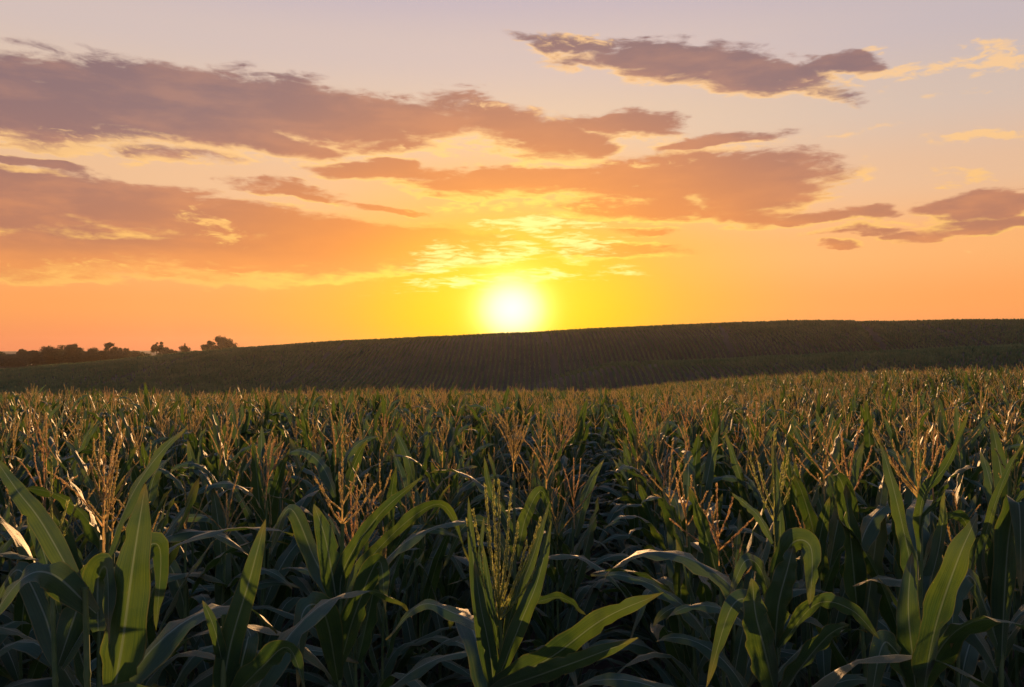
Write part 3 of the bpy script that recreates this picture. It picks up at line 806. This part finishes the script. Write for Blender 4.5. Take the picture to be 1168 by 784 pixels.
# ---- the rest of the field, in drilled rows
pts = []
r = np.random.default_rng(21)
for k in range(-125, 116):
    x = -.02 + .76 * k
    y = 1.9 + r.uniform(0, .2)
    while y < 78:
        X = x + r.normal(0, .07 + min(.13, y * .007)) + (y - 2.2) * .085; lim = .70 * y + 1.0
        if abs(X) < lim: pts.append((X, y))
        y += r.normal(.185, .03) if y < 45 else r.normal(.24, .05)
keep = []
for (x, y) in pts:
    if any((x - a) ** 2 + (y - b) ** 2 < .16 ** 2 or (abs(x / y - a / b) < .07 and y < b + .12) or (abs(x / y - a / b) < .035 and y < b + .75) for a, b in HEROES): continue
    if y < 2.55 or (.05 < x / y < .18 and y < 3.4): continue
    keep.append((x, y))
pts = keep
def size_in_view(p): return p[1]
inview = [p for p in pts if abs(p[0] / p[1]) < .67]
inview.sort(key=size_in_view)
near = inview[:300 - len(HEROES)]
nset = set(near)
rest = [p for p in pts if p not in nset]
print('heroes', len(HEROES), 'near', len(near), 'last y', near[-1][1], 'rest', len(rest))

SIDE = [(-.67, 'left of the arching blade plant'), ]
for i, (x, y) in enumerate(near):
    v = rng.randrange(NVAR if y <= 5.2 else NVAR - 3); g = float(terrain(x, y))
    s = rng.uniform(.88, 1.08)
    root = empty('maize_plant', (x, y, g), rng.choice([0, math.pi]) + rng.gauss(math.pi / 2 if rng.random() < .35 else .3, .5), s)
    root.rotation_euler[0] = rng.gauss(0, .035); root.rotation_euler[1] = rng.gauss(0, .035)
    far = y > 5.2
    t = x / y
    side = 'left of' if t < -.13 else ('right of' if t > .13 else 'straight behind')
    tag(root, ('leafy maize plant just behind the foreground ones, %s the middle front plant' if not far else
               'tasselled maize plant deeper in the crowd, %s the middle front plant') % side, 'maize plant', 'maize plants of the field')
    pm = PM[v]
    child('stalk', pm['stalk'], root)
    if v < NVAR - 3: child('tassel', pm['tassel'], root)
    if not far:
        for me in pm['leaf']: child('leaf', me, root)
    else:
        child('foliage', pm['foliage'], root)

def field_mass():
    n = len(rest); A = np.array(rest); z = terrain(A[:, 0], A[:, 1])
    me = bpy.data.meshes.new('maize_field'); me.vertices.add(n)
    me.vertices.foreach_set('co', np.stack([A[:, 0], A[:, 1], z], 1).astype(np.float32).ravel())
    q = np.random.default_rng(5)
    a = me.attributes.new('pick', 'INT', 'POINT'); a.data.foreach_set('value', q.integers(0, NVAR, n).astype(np.int32))
    a = me.attributes.new('turn', 'FLOAT_VECTOR', 'POINT')
    a.data.foreach_set('vector', np.stack([q.normal(0, .04, n), q.normal(0, .04, n), q.uniform(0, 6.28, n)], 1).astype(np.float32).ravel())
    sc = q.normal(1.0, .06, n) + .05 * (vnoise(A[:, 0], A[:, 1], 4, 9) - .5)
    a = me.attributes.new('size', 'FLOAT', 'POINT'); a.data.foreach_set('value', np.clip(sc, .86, 1.13).astype(np.float32))
    o = bpy.data.objects.new('maize_field', me); COL.objects.link(o)
    tag(o, 'mass of tasselled maize filling the field out to its far edge', 'maize', kind='stuff')
    ng = bpy.data.node_groups.new('field', 'GeometryNodeTree')
    ng.interface.new_socket('Geometry', in_out='INPUT', socket_type='NodeSocketGeometry')
    ng.interface.new_socket('Geometry', in_out='OUTPUT', socket_type='NodeSocketGeometry')
    nd = ng.nodes; L = ng.links.new
    gi = nd.new('NodeGroupInput'); go = nd.new('NodeGroupOutput')
    ip = nd.new('GeometryNodeInstanceOnPoints'); ci = nd.new('GeometryNodeCollectionInfo')
    ci.inputs['Collection'].default_value = SRC; ci.inputs['Separate Children'].default_value = True; ci.inputs['Reset Children'].default_value = True
    def att(name, typ):
        k = nd.new('GeometryNodeInputNamedAttribute'); k.data_type = typ; k.inputs['Name'].default_value = name; return k.outputs['Attribute']
    L(gi.outputs[0], ip.inputs['Points']); L(ci.outputs[0], ip.inputs['Instance'])
    ip.inputs['Pick Instance'].default_value = True
    L(att('pick', 'INT'), ip.inputs['Instance Index'])
    er = nd.new('FunctionNodeEulerToRotation'); L(att('turn', 'FLOAT_VECTOR'), er.inputs[0]); L(er.outputs[0], ip.inputs['Rotation'])
    L(att('size', 'FLOAT'), ip.inputs['Scale'])
    L(ip.outputs[0], go.inputs[0])
    md = o.modifiers.new('field', 'NODES'); md.node_group = ng
field_mass()

# ------------------------------------------------------------------ haze
def haze():
    x0, x1, y0, y1, z0, z1 = -880, 880, -70, 900, -14.0, EZ + 16.0
    V = [(x, y, z) for z in (z0, z1) for y in (y0, y1) for x in (x0, x1)]
    Fc = [(0, 2, 3, 1), (4, 5, 7, 6), (0, 1, 5, 4), (2, 6, 7, 3), (0, 4, 6, 2), (1, 3, 7, 5)]
    m = bpy.data.materials.new('haze'); m.use_nodes = True; m.node_tree.nodes.clear(); N = NT(m.node_tree)
    out = N.new('ShaderNodeOutputMaterial'); pv = N.new('ShaderNodeVolumePrincipled')
    pv.inputs['Density'].default_value = 0.00012; pv.inputs['Color'].default_value = (.95, .80, .66, 1); pv.inputs['Anisotropy'].default_value = .92
    N.l.new(pv.outputs[0], out.inputs['Volume'])
    o = mesh_obj('haze', V, Fc, m, smooth=False); tag(o, 'thin warm evening haze over the whole valley', 'haze', kind='stuff')
haze()

# ------------------------------------------------------------------ camera and render
cam = bpy.data.cameras.new('camera'); co = bpy.data.objects.new('camera', cam); COL.objects.link(co)
co.location = (0, 0, EZ); co.rotation_euler = (R(90), 0, 0)
cam.sensor_width = 36; cam.lens = 36 * F / 1168; cam.shift_y = (HZ - 392) / 1168
cam.clip_start = .05; cam.clip_end = 5000
scene.camera = co
scene.view_settings.view_transform = 'Standard'; scene.view_settings.look = 'None'
scene.view_settings.exposure = 1.1; scene.view_settings.gamma = 1
scene.render.engine = 'CYCLES'
c = scene.cycles
c.max_bounces = 6; c.diffuse_bounces = 3; c.glossy_bounces = 2; c.transmission_bounces = 4; c.volume_bounces = 0; c.transparent_max_bounces = 8
c.use_denoising = True; c.use_adaptive_sampling = True; c.adaptive_threshold = 0.015
c.sample_clamp_indirect = 4; c.sample_clamp_direct = 0.6
c.caustics_reflective = False; c.caustics_refractive = False
